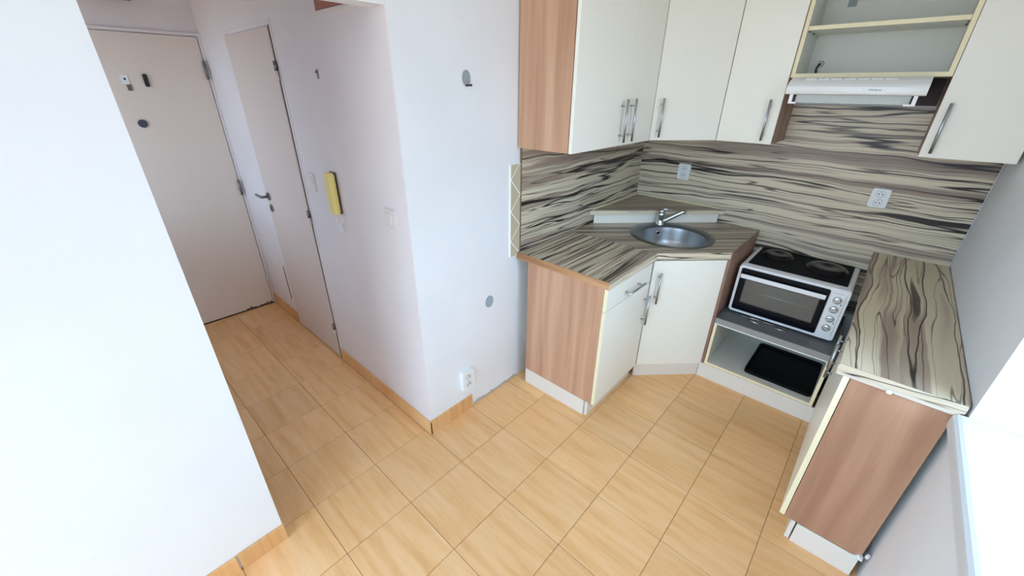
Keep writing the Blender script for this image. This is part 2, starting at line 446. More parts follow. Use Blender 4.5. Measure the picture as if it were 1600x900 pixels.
struct('ceiling', MB().box(-2.6, 1.9, -3.0, 2.5, H, H + 0.1), 'ceiling')
struct('wall_left', MB().box(XL - 0.1, XL, 0.320, YB, 0, H), 'wall')
struct('wall_left_header', MB().box(XL - 0.085, XL, -0.438, 0.314, 1.915, H), 'wall')
struct('wall_hall', MB().box(-2.55, XL - 0.1, 0.314, 0.414, 0, H).box(XL - 0.1, XL, 0.314, 0.3199, 0, H), 'wall_hall')
w = MB()
w.box(-0.35, -0.25, FILL4_Y1, -0.438, 0, H); w.box(-0.35, -0.25, -2.9, FILL4_Y0, 0, H)
w.box(-0.35, -0.25, FILL4_Y0, FILL4_Y1, 0, FILL4_Z0); w.box(-0.35, -0.25, FILL4_Y0, FILL4_Y1, FILL4_Z1, H)
struct('wall_near', w, 'wall')
w = MB()
w.box(-0.34, -0.29, FILL4_Y0, FILL4_Y0 + 0.06, FILL4_Z0, FILL4_Z1); w.box(-0.34, -0.29, FILL4_Y1 - 0.06, FILL4_Y1, FILL4_Z0, FILL4_Z1)
w.box(-0.34, -0.29, FILL4_Y0, FILL4_Y1, FILL4_Z0, FILL4_Z0 + 0.06); w.box(-0.34, -0.29, FILL4_Y0, FILL4_Y1, FILL4_Z1 - 0.06, FILL4_Z1)
fill_win4 = struct('fill_window_4', w, 'plastic')  # unseen window added to lift the light on the right wall
add('pane', MB().box(-0.317, -0.313, FILL4_Y0 + 0.06, FILL4_Y1 - 0.06, FILL4_Z0 + 0.06, FILL4_Z1 - 0.06), 'glass', fill_win4)
w = MB()
w.box(-2.46, FILL3_X0, -0.86, -0.76, 0, H); w.box(FILL3_X1, -0.35, -0.86, -0.76, 0, H)
w.box(FILL3_X0, FILL3_X1, -0.86, -0.76, 0, FILL3_Z0); w.box(FILL3_X0, FILL3_X1, -0.86, -0.76, FILL3_Z1, H)
struct('wall_hall_far', w, 'wall_hall')
w = MB()
w.box(FILL3_X0, FILL3_X0 + 0.05, -0.85, -0.80, FILL3_Z0, FILL3_Z1); w.box(FILL3_X1 - 0.05, FILL3_X1, -0.85, -0.80, FILL3_Z0, FILL3_Z1)
w.box(FILL3_X0, FILL3_X1, -0.85, -0.80, FILL3_Z0, FILL3_Z0 + 0.05); w.box(FILL3_X0, FILL3_X1, -0.85, -0.80, FILL3_Z1 - 0.05, FILL3_Z1)
fill_win3 = struct('fill_window_3', w, 'plastic')  # window added in the unseen hall wall to brighten the hall
add('pane', MB().box(FILL3_X0 + 0.05, FILL3_X1 - 0.05, -0.827, -0.823, FILL3_Z0 + 0.05, FILL3_Z1 - 0.05), 'glass', fill_win3)
struct('wall_hall_end', MB().box(-2.56, -2.46, -0.86, 0.314, 0, H), 'wall_hall')
struct('wall_back', MB().box(XL - 0.1, 1.9, YB, YB + 0.1, 0, H), 'wall')
w = MB()
w.box(-0.35, FILL2_X0, -3.0, -2.9, 0, H); w.box(FILL2_X1, 1.9, -3.0, -2.9, 0, H)
w.box(FILL2_X0, FILL2_X1, -3.0, -2.9, 0, FILL2_Z0); w.box(FILL2_X0, FILL2_X1, -3.0, -2.9, FILL2_Z1, H)
struct('wall_front', w, 'wall')
w = MB()
w.box(FILL2_X0, FILL2_X0 + 0.07, -2.99, -2.93, FILL2_Z0, FILL2_Z1); w.box(FILL2_X1 - 0.07, FILL2_X1, -2.99, -2.93, FILL2_Z0, FILL2_Z1); w.box(0.62, 0.70, -2.99, -2.93, FILL2_Z0, FILL2_Z1)
w.box(FILL2_X0, FILL2_X1, -2.99, -2.93, FILL2_Z0, FILL2_Z0 + 0.07); w.box(FILL2_X0, FILL2_X1, -2.99, -2.93, FILL2_Z1 - 0.07, FILL2_Z1)
fill_win2 = struct('fill_window_2', w, 'plastic')  # unseen window added behind the camera as fill for the kitchen
for (a, b_) in ((FILL2_X0 + 0.07, 0.62), (0.70, FILL2_X1 - 0.07)):
    add('pane', MB().box(a, b_, -2.962, -2.958, FILL2_Z0 + 0.07, FILL2_Z1 - 0.07), 'glass', fill_win2)
w = MB()
w.box(XR, 1.86, WIN_Y1, YB, 0, H); w.box(XR, 1.86, WIN_Y0, WIN_Y1, 0, 0.79)
w.box(XR, 1.86, WIN_Y0, WIN_Y1, WIN_Z1, H); w.box(XR, 1.86, -2.9, WIN_Y0, 0, H)
struct('wall_right', w, 'wall')
# window with frame, sash and panes, sill board
win = MB()
for (a, b_) in ((WIN_Y0, WIN_Y0 + 0.06), (WIN_Y1 - 0.06, WIN_Y1), (0.46, 0.54)):
    win.box(1.74, 1.80, a, b_, WIN_Z0, WIN_Z1)
win.box(1.74, 1.80, WIN_Y0, WIN_Y1, WIN_Z0, WIN_Z0 + 0.06); win.box(1.74, 1.80, WIN_Y0, WIN_Y1, WIN_Z1 - 0.06, WIN_Z1)
window = struct('window_1', win, 'plastic')
for (a, b_) in ((WIN_Y0 + 0.06, 0.46), (0.54, WIN_Y1 - 0.06)):
    add('pane', MB().box(1.768, 1.772, a, b_, WIN_Z0 + 0.06, WIN_Z1 - 0.06), 'glass', window)
sl = MB()
pr_ = [(1.5155, 0.79), (1.5155, 0.836), (1.501, 0.836), (1.493, 0.833), (1.4865, 0.826), (1.485, 0.818), (1.485, 0.79)]
a = [sl.bm.verts.new((x, WIN_Y0 - 0.35, z)) for x, z in pr_]; b = [sl.bm.verts.new((x, 0.953, z)) for x, z in pr_]
sl.bm.faces.new(a); sl.bm.faces.new(b[::-1])
for i in range(len(pr_)):
    sl.bm.faces.new((a[i], a[(i + 1) % len(pr_)], b[(i + 1) % len(pr_)], b[i]))
sl.box(1.5156, 1.740, WIN_Y0, 0.953, 0.791, 0.836)
tag(add('window_sill', sl, 'sill'), 'white window sill board with rounded front edge, right of the wood end panel', 'window sill')

# skirting tiles
def skirting(name, pieces):
    root = None
    for (x0, x1, y0, y1, z1) in pieces:
        if root is None:
            root = struct(name, MB().box(x0, x1, y0, y1, 0, z1, 0.001), 'skirt')
        else:
            add('skirting_tile', MB().box(x0, x1, y0, y1, 0, z1, 0.001), 'skirt', root)
g = 0.0015
skirting('baseboard_left', [(XL, -0.248, 0.305, 0.46, 0.088), (XL, -0.248, 0.46 + g, 0.605, 0.086)])
hp = [(-0.248 - 0.30 * k, -0.248 - 0.30 * (k + 1) + g) for k in range(4)]
hp = [(max(b_, -1.235), a_) for a_, b_ in hp if a_ > -1.235]
skirting('baseboard_hall', [(p0, p1, 0.304, 0.314, 0.085) for p0, p1 in hp])
skirting('baseboard_hall_end', [(-2.455, -2.20, 0.304, 0.314, 0.085), (-2.20 + g, -1.955, 0.304, 0.314, 0.085)])
skirting('baseboard_near', [(-0.25, -0.238, -0.60, -0.436, 0.082)] + [(-0.25, -0.238, -0.60 - 0.3 * (k + 1) + 0.004, -0.60 - 0.3 * k - 0.008, 0.080) for k in range(5)])
# ragged strip of bare plaster where the skirting is missing
rg = MB(); y = 0.62
while y < 0.98:
    dy = random.uniform(0.012, 0.035)
    rg.box(XL - 0.001, XL + random.uniform(0.0015, 0.004), y, y + dy - 0.003, 0.0, random.uniform(0.008, 0.022)); y += dy
add('broken_plaster_edge', rg, new_mat('bare_plaster', rgb(182, 178, 176), 0.9), bpy.data.objects['wall_left'])

# ------------------------------------------------------------------ hall doors
fd = MB().box(-2.46, -2.445, -0.56, 0.292, 0.006, 1.955, 0.004)
door1 = struct('door_1', fd, 'door_front')
fr = MB()
fr.box(-2.46, -2.444, 0.296, 0.3138, 0, 1.975, 0.001); fr.box(-2.46, -2.444, -0.64, -0.564, 0, 1.975, 0.001); fr.box(-2.46, -2.444, -0.564, 0.296, 1.959, 1.975, 0.001)
add('door_frame', fr, 'wall_hall', door1)
add('threshold_gap', MB().box(-2.455, -2.4425, -0.56, 0.292, 0.001, 0.009), 'black', door1)
for z in (1.766, 0.989, 0.21):
    add('hinge', MB().cyl((-2.436, 0.290, z - 0.055), (-2.436, 0.290, z + 0.055), 0.008, 10).cyl((-2.436, 0.290, z - 0.004), (-2.436, 0.290, z + 0.004), 0.0095, 10), 'dark_steel' if z > 0.9 else 'frame', door1)
chips = MB(); 
for k in range(9):
    yy = random.uniform(0.08, 0.28); hh = random.uniform(0.006, 0.02)
    chips.box(-2.4452, -2.4438, yy, yy + random.uniform(0.01, 0.03), 0.008, 0.008 + hh)
add('paint_chip', chips, 'brass_brown', door1)['kind'] = 'stuff'
f = FX(-2.445, -0.142, 1.695)
add('latch_plate', MB(f).box(-0.017, 0.017, -0.018, 0.034, 0, 0.004, 0.001), 'plastic', door1, 'white metal latch plate')
add('latch_plate', MB(f).box(-0.002, 0.020, -0.052, -0.018, 0, 0.006, 0.001), 'brass_brown', door1, 'brown lower half of the latch')
add('latch_screw', disc(MB(f), 0.0, 0.012, 0.006, 0.004, 0.006, 12), 'dark', door1)
b = MB(FX(-2.445, -0.043, 1.700)); b.prism(rrect(-0.011, 0.011, -0.036, 0.036, 0.009), 0, 0.010, 0.002)
add('latch_knob', b, 'dark', door1, 'dark oblong latch knob')
add('peephole', disc(MB(FX(-2.445, -0.135, 1.456)), 0, 0, 0.024, 0, 0.008, 24), new_mat('peephole_blue_grey', rgb(52, 54, 76), 0.4), door1, 'round dark peephole cover')

d2 = MB().box(-1.925, -1.264, 0.303, 0.313, 0.012, 1.93, 0.002)
door2 = struct('door_2', d2, 'door_inner')
fr = MB()
fr.box(-1.955, -1.928, 0.311, 0.3145, 0, 1.955, 0.001); fr.box(-1.258, -1.236, 0.311, 0.3145, 0, 1.955, 0.001); fr.box(-1.928, -1.252, 0.311, 0.3145, 1.936, 1.955, 0.001)
add('door_frame', fr, 'wall_hall', door2)
add('hinge_gap', MB().box(-1.2638, -1.258, 0.309, 0.3143, 0.0, 1.936), 'black', door2)
for z in (1.744, 0.995, 0.234):
    h = add('hinge', MB().cyl((-1.259, 0.301, z - 0.045), (-1.259, 0.301, z - 0.002), 0.0075, 10), 'frame', door2)
    add('hinge_pin', MB().cyl((-1.259, 0.301, z - 0.001), (-1.259, 0.301, z + 0.040), 0.008, 10), 'dark_steel', h)
f = FY(-1.872, 0.303, 1.015)
hd = add('door_handle', disc(MB(f), 0, 0, 0.025, 0, 0.010, 20), 'dark_steel', door2, 'round metal rose with lever')
add('lever', MB(f).tube([(0, 0, 0.008), (0, 0, 0.040), (-0.012, 0, 0.047), (-0.10, 0.002, 0.047)], 0.009, 10), 'dark_steel', hd)
f = FY(-1.872, 0.303, 0.935)
kr = add('key_rose', disc(MB(f), 0, 0, 0.025, 0, 0.008, 20), 'dark_steel', door2)
add('keyhole', MB(f).box(-0.004, 0.004, -0.013, 0.010, 0.008, 0.0092), 'black', kr)

# brown board high on the hall wall, ledge below it
hb = thing('wall_cupboard_board', (-0.55, 0.304, 1.937), 'reddish brown wooden board high up on the hall wall, near the top of the opening', 'board')
add('board', MB().box(-0.725, -0.36, 0.300, 0.314, 1.940, 2.30, 0.001), 'brown', hb)
add('ledge', MB().box(-0.725, -0.36, 0.296, 0.314, 1.930, 1.9385, 0.001), 'frame', hb)
db = thing('bell_box', (-2.44, -0.08, 2.115), 'dark brown box on the wall high above the front door', 'box')
add('housing', MB().box(-2.46, -2.42, -0.16, 0.02, 2.115, 2.24, 0.006, 2), 'brass_brown', db)
add('bell_grille', MB().box(-2.42, -2.417, -0.13, -0.01, 2.14, 2.22), 'dark', db)

# ------------------------------------------------------------------ small wall fittings
def power_socket(fr_, label, w_=0.083, h_=0.105, dep=0.014, group=None, name='power_socket'):
    t_ = thing(name, fr_.translation, label, 'socket', group)
    add('face_plate', MB(fr_).prism(rrect(-w_ / 2, w_ / 2, -h_ / 2, h_ / 2, 0.008), 0, dep, 0.003), 'plastic', t_)
    for sy in (0.023, -0.023):
        wl_ = add('socket_well', ring(MB(fr_), 0, sy, 0.0175, 0.0195, dep - 0.001, dep + 0.0012, 24), 'well', t_)
        pm = MB(fr_)
        disc(pm, -0.0075, sy - 0.002, 0.0032, dep, dep + 0.0008, 10); disc(pm, 0.0075, sy - 0.002, 0.0032, dep, dep + 0.0008, 10)
        add('contact_hole', pm, 'dark', wl_)
        add('earth_pin', MB(fr_).cyl((0, sy + 0.010, dep), (0, sy + 0.010, dep + 0.006), 0.0024, 8), 'dark_steel', wl_)
    return t_
YSP = YB - 0.010
power_socket(FY(0.079, YSP, 1.160), 'white double socket on the back splash, left one above the sink corner')
power_socket(FY(1.137, YSP, 1.157), 'white double socket on the back splash, right one above the right worktop', 0.078, 0.100)
power_socket(FX(XL, 0.570, 0.222), 'white double socket low on the left wall above the skirting', 0.082, 0.120, 0.028)

ls = thing('light_switch', (-0.385, 0.314, 1.168), 'white square light switch on the hall wall beside the corner', 'switch')
f = FY(-0.385, 0.314, 1.168)
add('face_plate', MB(f).prism(rrect(-0.041, 0.041, -0.041, 0.041, 0.004), 0, 0.009, 0.002), 'frame', ls)
add('rocker', MB(f).prism(rrect(-0.024, 0.016, -0.026, 0.026, 0.003), 0.009, 0.015, 0.002), 'frame', ls)

ip = thing('intercom_phone', (-0.872, 0.314, 1.09), 'yellowed intercom handset on the hall wall beside the inner door', 'intercom')
f = FY(-0.872, 0.314, 1.195)
add('shadow_plate', MB(f).prism(rrect(-0.026, 0.034, -0.098, 0.107, 0.004), 0, 0.006, 0.001), new_mat('handset_shadow', rgb(70, 60, 50), 0.6), ip, 'dark base plate standing in for the handset shadow')  # dark rim past the handset's right edge imitates its shadow
add('handset', MB(f).prism(rrect(-0.028, 0.024, -0.100, 0.103, 0.008), 0.0065, 0.036, 0.005), 'yellow', ip)
cord = [(0.0 + 0.010 * math.cos(k * 1.3), -0.105 - 0.085 * math.sin(PI * k / 15) * (1 if k < 15 else 1) , 0.018 + 0.008 * math.sin(k * 1.3)) for k in range(1, 15)]
cord = [(x + 0.003 * k, y_, z) for k, (x, y_, z) in enumerate(cord)]
add('cord', MB(f).tube(cord, 0.004, 6), 'plastic', ip, 'white looped cord')

dbx = thing('bell_push_box', (-1.13, 0.314, 1.17), 'flat white wall box between the inner door and the yellow handset', 'box')
add('cover', MB(FY(-1.132, 0.314, 1.215)).prism(rrect(-0.034, 0.034, -0.048, 0.048, 0.004), 0, 0.008, 0.002), 'wall_hall', dbx)
add('button', MB(FY(-1.132, 0.314, 1.225)).prism(rrect(-0.012, 0.020, -0.02, 0.02, 0.003), 0.008, 0.012, 0.001), 'wall_hall', dbx)

hk = thing('coat_hook', (-0.835, 0.314, 1.72), 'small grey hook screwed into the hall wall', 'hook')
add('plate', MB(FY(-0.835, 0.314, 1.724)).box(-0.006, 0.006, -0.020, 0.018, 0, 0.004, 0.001), 'dark_steel', hk)
add('peg', MB(FY(-0.835, 0.314, 1.728)).cyl((0, 0, 0.003), (0, 0.004, 0.010), 0.004, 8), 'dark_steel', hk)

ac = thing('access_cover', (-2.06, 0.314, 0.18), 'flat white access cover low on the hall wall beside the front door', 'cover')
add('panel', MB(FY(-2.10, 0.314, 0.32)).box(-0.085, 0.085, -0.14, 0.14, 0, 0.006, 0.002), 'wall_hall', ac)
add('edge_gap', MB(FY(-2.10, 0.314, 0.32)).box(0.0855, 0.0895, -0.14, 0.14, 0, 0.003), 'dark', ac)

c1 = thing('wall_lamp_hole', (XL, 0.660, 1.708), 'grey oval cable outlet high on the white wall left of the upper cabinets', 'cable outlet')
add('cover', disc(MB(FX(XL, 0.660, 1.709)), 0, 0, 0.022, 0, 0.003, 24, 1.35), 'cover_grey', c1)
add('wire_end', MB(FX(XL, 0.668, 1.681)).tube([(-0.012, 0, 0.002), (-0.008, 0.002, 0.012), (0.010, 0.001, 0.013), (0.014, 0.004, 0.006)], 0.0035, 6), 'dark', c1)
c2 = thing('junction_cover', (XL, 0.765, 0.632), 'round grey junction cover on the white wall left of the base cabinets', 'junction cover')
add('cover', disc(MB(FX(XL, 0.765, 0.632)), 0, 0, 0.026, 0, 0.002, 28, 1.2), new_mat('junction_blue_grey', rgb(150, 172, 184), 0.6), c2)
add('rim', MB(FX(XL, 0.765, 0.632)).lathe([(0.026, 0), (0.026, 0.003), (0.029, 0.003), (0.029, 0)], 28, sy=1.2), 'cover_grey', c2)

# strip of old wall tiles
ts = thing('wall_tile_strip', (XL, 0.96, 0.86), 'narrow strip of beige diamond-laid wall tiles left of the splashback', 'tiles')
f = FX(XL, 0.925, 0.845)
SW, SH = 0.075, 0.49
add('grout_bed', MB(f).box(-0.003, SW, 0, SH, 0, 0.006), 'tilegrout', ts)
P = 0.163; gp = 0.0022; k = 0
zz = -P * 0.45
while zz < SH:
    for tri in ([(0, zz + P * 0.0), (SW, zz + P * 0.5), (0, zz + P)], [(SW, zz - P * 0.5), (SW, zz + P * 0.5), (0, zz)]):
        cx = sum(p[0] for p in tri) / 3; cy = sum(p[1] for p in tri) / 3
        # shrink for grout, clip to the strip
        pts = [(cx + (p[0] - cx) * 0.87, cy + (p[1] - cy) * 0.915) for p in tri]
        def clip(poly, lo, hi):
            for (lim, sgn) in ((lo, 1), (hi, -1)):
                out = []
                for q in range(len(poly)):
                    A, B = poly[q], poly[(q + 1) % len(poly)]
                    ia = sgn * (A[1] - lim) >= 0; ib = sgn * (B[1] - lim) >= 0
                    if ia: out.append(A)
                    if ia != ib:
                        tt = (lim - A[1]) / (B[1] - A[1]); out.append((A[0] + tt * (B[0] - A[0]), lim))
                poly = out
                if len(poly) < 3: return []
            return poly
        pts = clip(pts, 0.002, SH - 0.002)
        if len(pts) >= 3:
            add('wall_tile', MB(f).prism(pts, 0.004, 0.0085), 'tilewall', ts)
    zz += P

# ------------------------------------------------------------------ splashbacks
spl = thing('left_splashback', (-0.25, 1.68, 0.86), 'striped wood laminate splashback panel on the left wall', 'splashback')
add('panel', MB().box(XL + 0.001, XL + 0.010, 1.0046, YSP - 0.001, 0.862, 1.409), 'zebra_left', spl)
add('edge_strip', MB().box(XL + 0.001, XL + 0.011, 1.000, 1.0045, 0.862, 1.409), new_mat('brown_edge', rgb(120, 100, 74), 0.6), spl)
sb = tag(add('back_splashback', MB().box(XL + 0.001, XR - 0.006, YSP, YB - 0.001, 0.45, 1.60), 'zebra_back'), 'striped wood laminate splashback panel along the back wall behind the oven', 'splashback')

# ------------------------------------------------------------------ cabinets
def bar_handle(fr_, length, parent, horizontal=False, off=0.034, r=0.0060):
    """bar handle centred at the frame's origin, standing off along n"""
    b = MB(fr_); h2 = length / 2; q = length * 0.34
    if horizontal:
        b.cyl((-h2, 0, off), (h2, 0, off), r, 12); b.cyl((-q, 0, 0), (-q, 0, off), r * 0.7, 8); b.cyl((q, 0, 0), (q, 0, off), r * 0.7, 8)
    else:
        b.cyl((0, -h2, off), (0, h2, off), r, 12); b.cyl((0, -q, 0), (0, -q, off), r * 0.7, 8); b.cyl((0, q, 0), (0, q, off), r * 0.7, 8)
    return add('handle', b, 'steel', parent)

# left base cabinet
lb = thing('base_cabinet', (0.07, 1.24, 0), 'left white base cabinet with one drawer above a door and wooden end panel', 'cabinet')
add('side_panel', MB().box(-0.172, 0.304, 0.985, 1.003, 0.105, 0.822, 0.0008), 'wood', lb, 'plum wood end panel')
add('carcass', MB().box(-0.165, 0.302, 1.004, 1.483, 0.105, 0.820), 'inner', lb)
add('plinth', MB().box(0.262, 0.280, 0.998, 1.492, 0, 0.104), 'plinth', lb, 'front plinth board')
add('plinth', MB().box(-0.170, 0.259, 0.985, 1.002, 0, 0.104), 'plinth', lb, 'side plinth board')
dr = add('drawer', MB().box(0.306, 0.324, 0.986, 1.470, 0.697, 0.820, 0.0008), 'white', lb)
add('edge_band', MB().box(0.306, 0.3235, 0.9848, 0.986, 0.697, 0.820), 'cream', dr)
bar_handle(FX(0.324, 1.245, 0.742), 0.19, dr, True, 0.030)
dd = add('door', MB().box(0.306, 0.324, 0.986, 1.470, 0.110, 0.693, 0.0008), 'white', lb)
add('edge_band', MB().box(0.306, 0.3235, 0.9848, 0.986, 0.110, 0.693), 'cream', dd)
bar_handle(FX(0.324, 1.432, 0.535), 0.19, dd, False, 0.030)

# corner sink cabinet
KA = Vector((0.316, 1.490, 0)); KB = Vector((0.619, 1.793, 0)); KL = (KB - KA).length
sc_ = thing('corner_sink_cabinet', (0.15, 1.95, 0), 'white corner base cabinet with diagonal door under the round sink', 'cabinet')
add('carcass', MB().prism([(-0.16, 1.496), (0.300, 1.496), (0.612, 1.802), (0.612, 2.34), (-0.16, 2.34)], 0.105, 0.700), 'inner', sc_)
fD = FD(KA.x, KA.y, 0)
dg = add('door', MB(fD).box(0.006, KL - 0.004, 0.102, 0.815, -0.018, 0, 0.0008), 'white', sc_)
bar_handle(FD(KA.x + d * 0.045, KA.y + d * 0.045, 0.655), 0.195, dg, False, 0.030)
add('plinth', MB(fD).box(0.004, KL - 0.002, 0.0, 0.096, -0.036, -0.020), 'plinth', sc_)
add('side_panel', MB().box(0.612, 0.628, 1.800, YSP - 0.002, 0.11, 0.822), 'wood_dark', sc_, 'plum wood side panel')

# low open cabinet under the oven
oc = thing('low_open_cabinet', (0.925, 2.08, 0), 'low open cabinet with grey top under the small oven', 'cabinet')
nx0, nx1 = 0.632, 1.214
add('side_panel', MB().box(nx0, nx0 + 0.016, 1.808, 2.345, 0.104, 0.402), 'inner', oc)
add('side_panel', MB().box(nx1 - 0.016, nx1, 1.808, 2.345, 0.104, 0.402), 'inner', oc)
add('bottom_board', MB().box(nx0 + 0.016, nx1 - 0.016, 1.808, 2.345, 0.104, 0.120), 'inner', oc)
add('back_panel', MB().box(nx0 + 0.016, nx1 - 0.016, 2.335, 2.345, 0.120, 0.402), 'inner', oc)
e = MB(); e.box(nx0, nx0 + 0.016, 1.804, 1.8078, 0.104, 0.402); e.box(nx1 - 0.016, nx1, 1.804, 1.8078, 0.104, 0.402); e.box(nx0 + 0.016, nx1 - 0.016, 1.804, 1.8078, 0.104, 0.120)
add('edge_band', e, 'cream', oc, 'cream edge banding')
tb = add('top_board', MB().box(nx0, 1.206, 1.806, YSP - 0.002, 0.408, 0.443), 'grey_slab', oc, 'dark grey top board')
add('front_edge', MB().box(nx0, 1.206, 1.800, 1.8058, 0.408, 0.4434), 'grey_edge', tb)
add('edge_band', MB().box(nx0, 1.206, 1.798, 1.806, 0.402, 0.4078), 'plastic', tb)
add('plinth', MB().box(0.606, 1.268, 1.803, 1.818, 0, 0.102), 'plinth', oc)

# right base cabinet
rb = thing('base_cabinet', (1.37, 1.4, 0), 'right white base cabinet with two narrow doors and wooden end panel facing the room', 'cabinet')
add('side_panel', MB().box(1.247, 1.493, 0.968, 0.986, 0.112, 0.832, 0.0008), 'wood_r', rb, 'plum wood end panel')
add('carcass', MB().box(1.250, 1.490, 0.987, 2.345, 0.112, 0.830), 'inner', rb)
ds = 1.645
for (y0, y1, hy) in ((0.968, ds - 0.0015, 1.595), (ds + 0.0015, 1.796, 1.700)):
    rd = add('door', MB().box(1.227, 1.2445, y0, y1, 0.116, 0.830, 0.0008), 'white', rb)
    add('edge_band', MB().box(1.2272, 1.2443, y0 - 0.0014, y0, 0.116, 0.830), 'cream', rd)
    bar_handle(FXM(1.227, hy, 0.525), 0.19, rd, False, 0.022)
add('plinth', MB().box(1.272, 1.288, 0.975, 1.802, 0, 0.104), 'plinth', rb, 'front plinth board')
add('plinth', MB().box(1.293, 1.492, 0.968, 0.984, 0, 0.108), 'plinth', rb, 'side plinth board')
cl = MB(); cl.cyl((1.482, 0.966, 0.108), (1.492, 0.962, 0.126), 0.009, 10); cl.box(1.470, 1.500, 0.958, 0.967, 0.106, 0.116, 0.002); cl.cyl((1.505, 0.966, 0.130), (1.507, 0.963, 0.150), 0.006, 8)
add('plinth_clip', cl, 'plastic', rb, 'broken white plastic clip')

# worktops
wtz0, wtz1 = 0.823, 0.861
lw = thing('left_worktop', (0.03, 1.24, wtz0), 'striped laminate worktop over the left drawer cabinet', 'worktop')
add('top', MB().prism([(XL + 0.010, 0.984), (0.330, 0.984), (0.330, 1.494), (XL + 0.010, 1.494)], wtz0, wtz1), 'zebra_wl', lw)
add('end_edge', MB().box(XL + 0.004, 0.330, 0.9805, 0.9838, wtz0 - 0.001, wtz1 - 0.0005), 'chip', lw, 'bare chipboard end')
add('front_edge', MB().box(0.330, 0.332, 0.981, 1.494, wtz0, wtz1 - 0.0005), 'edge_lam', lw)
cw = thing('corner_worktop', (0.15, 1.95, wtz0), 'striped laminate corner worktop holding the round sink', 'worktop')
SCX, SCY = 0.252, 1.858
# top with a round hole
def holed_top(poly, cx, cy, r, z0, z1, seg=48):
    mb = MB(); n = len(poly)
    def hit(a):
        dx, dy = math.cos(a), math.sin(a); best = 1e9
        for i in range(n):
            x0, y0 = poly[i]; x1, y1 = poly[(i + 1) % n]
            ex, ey = x1 - x0, y1 - y0; den = dx * ey - dy * ex
            if abs(den) < 1e-9: continue
            tt = ((x0 - cx) * ey - (y0 - cy) * ex) / den; s = ((x0 - cx) * dy - (y0 - cy) * dx) / den
            if tt > 0 and -1e-6 <= s <= 1 + 1e-6: best = min(best, tt)
        return (cx + dx * best, cy + dy * best)
    angs = sorted([2 * PI * i / seg for i in range(seg)] + [math.atan2(p[1] - cy, p[0] - cx) % (2 * PI) for p in poly])
    o1, o0, i1, i0 = [], [], [], []
    for a in angs:
        p = hit(a); q = (cx + r * math.cos(a), cy + r * math.sin(a))
        o1.append(mb.bm.verts.new((*p, z1))); o0.append(mb.bm.verts.new((*p, z0)))
        i1.append(mb.bm.verts.new((*q, z1))); i0.append(mb.bm.verts.new((*q, z0)))
    m_ = len(angs)
    for k in range(m_):
        j = (k + 1) % m_
        for quad in ((i1[k], o1[k], o1[j], i1[j]), (i0[k], i0[j], o0[j], o0[k]), (o1[k], o0[k], o0[j], o1[j]), (i1[k], i1[j], i0[j], i0[k])):
            mb.bm.faces.new(quad)
    return mb
cpoly = [(XL + 0.010, 1.4955), (0.3255, 1.4955), (0.6245, 1.7945), (0.6245, YSP - 0.001), (XL + 0.010, YSP - 0.001)]
add('top', holed_top(cpoly, SCX, SCY, 0.236, wtz0, wtz1), 'zebra_wc', cw)
add('front_edge', MB(FD(0.3255, 1.4955, 0)).box(0.001, 0.4235, wtz0, wtz1 - 0.0005, 0.0002, 0.003), 'edge_lam', cw, 'pale front edge strip')
add('end_edge', MB().box(0.625, 0.631, 1.797, YSP - 0.002, wtz0, wtz1 - 0.0004), 'wood_dark', cw)
rw = thing('right_worktop', (1.36, 1.66, wtz0), 'striped laminate worktop on the right side by the window', 'worktop')
pts = [(1.206, 0.966)] + [(1.206 + 0.302, 0.966), (1.512, 0.975), (1.512, YSP - 0.001), (1.206, YSP - 0.001)]
add('top', MB().prism(pts, 0.836, 0.864), 'zebra_wr', rw)
b = MB(frame((1.204, 0.9645, 0.849), (1, 0, 0), (0, 0, 1), (0, -1, 0))); b.prism(rrect(0.0, 0.304, -0.014, 0.0145, 0.004), 0, 0.004, 0.0008)
add('end_strip', b, 'edge_wr', rw, 'pale end strip coming loose')
b = MB(); b.prism([(1.206, 0.9645), (1.50, 0.9605), (1.50, 0.9645)], 0.822, 0.836)
add('support_lath', b, new_mat('lath_beige', rgb(206, 196, 182), 0.6), rw)
add('clip', MB().box(1.335, 1.350, 0.950, 0.962, 0.820, 0.832, 0.003), 'plastic', rw, 'small white clip under the end strip')

# raised corner ledge
le = thing('corner_ledge', (-0.05, 2.2, wtz1), 'raised triangular striped ledge in the corner behind the sink', 'ledge')
tri = [(XL + 0.0105, 1.700), (0.398, YSP - 0.002), (XL + 0.0105, YSP - 0.002)]
add('top', MB().prism(tri, 0.921, 0.950), 'zebra_wc', le)
LL = math.hypot(0.398 - tri[0][0], YSP - 0.002 - 1.700)
add('front_edge', MB(FD(tri[0][0], 1.700, 0)).box(0.002, LL - 0.002, 0.921, 0.9496, 0.0003, 0.002), 'edge_lam', le)
add('front_board', MB(FD(tri[0][0], 1.700, 0)).box(0.035, LL - 0.035, wtz1 + 0.0005, 0.9205, -0.030, -0.014), 'white', le, 'white board under the ledge')
add('wall_bead', MB().box(XL + 0.0105, XL + 0.021, 1.725, YSP - 0.002, 0.9502, 0.959, 0.003), 'cream', le)
add('wall_bead', MB().box(XL + 0.022, 0.365, YSP - 0.0125, YSP - 0.002, 0.9502, 0.959, 0.003), 'cream', le)

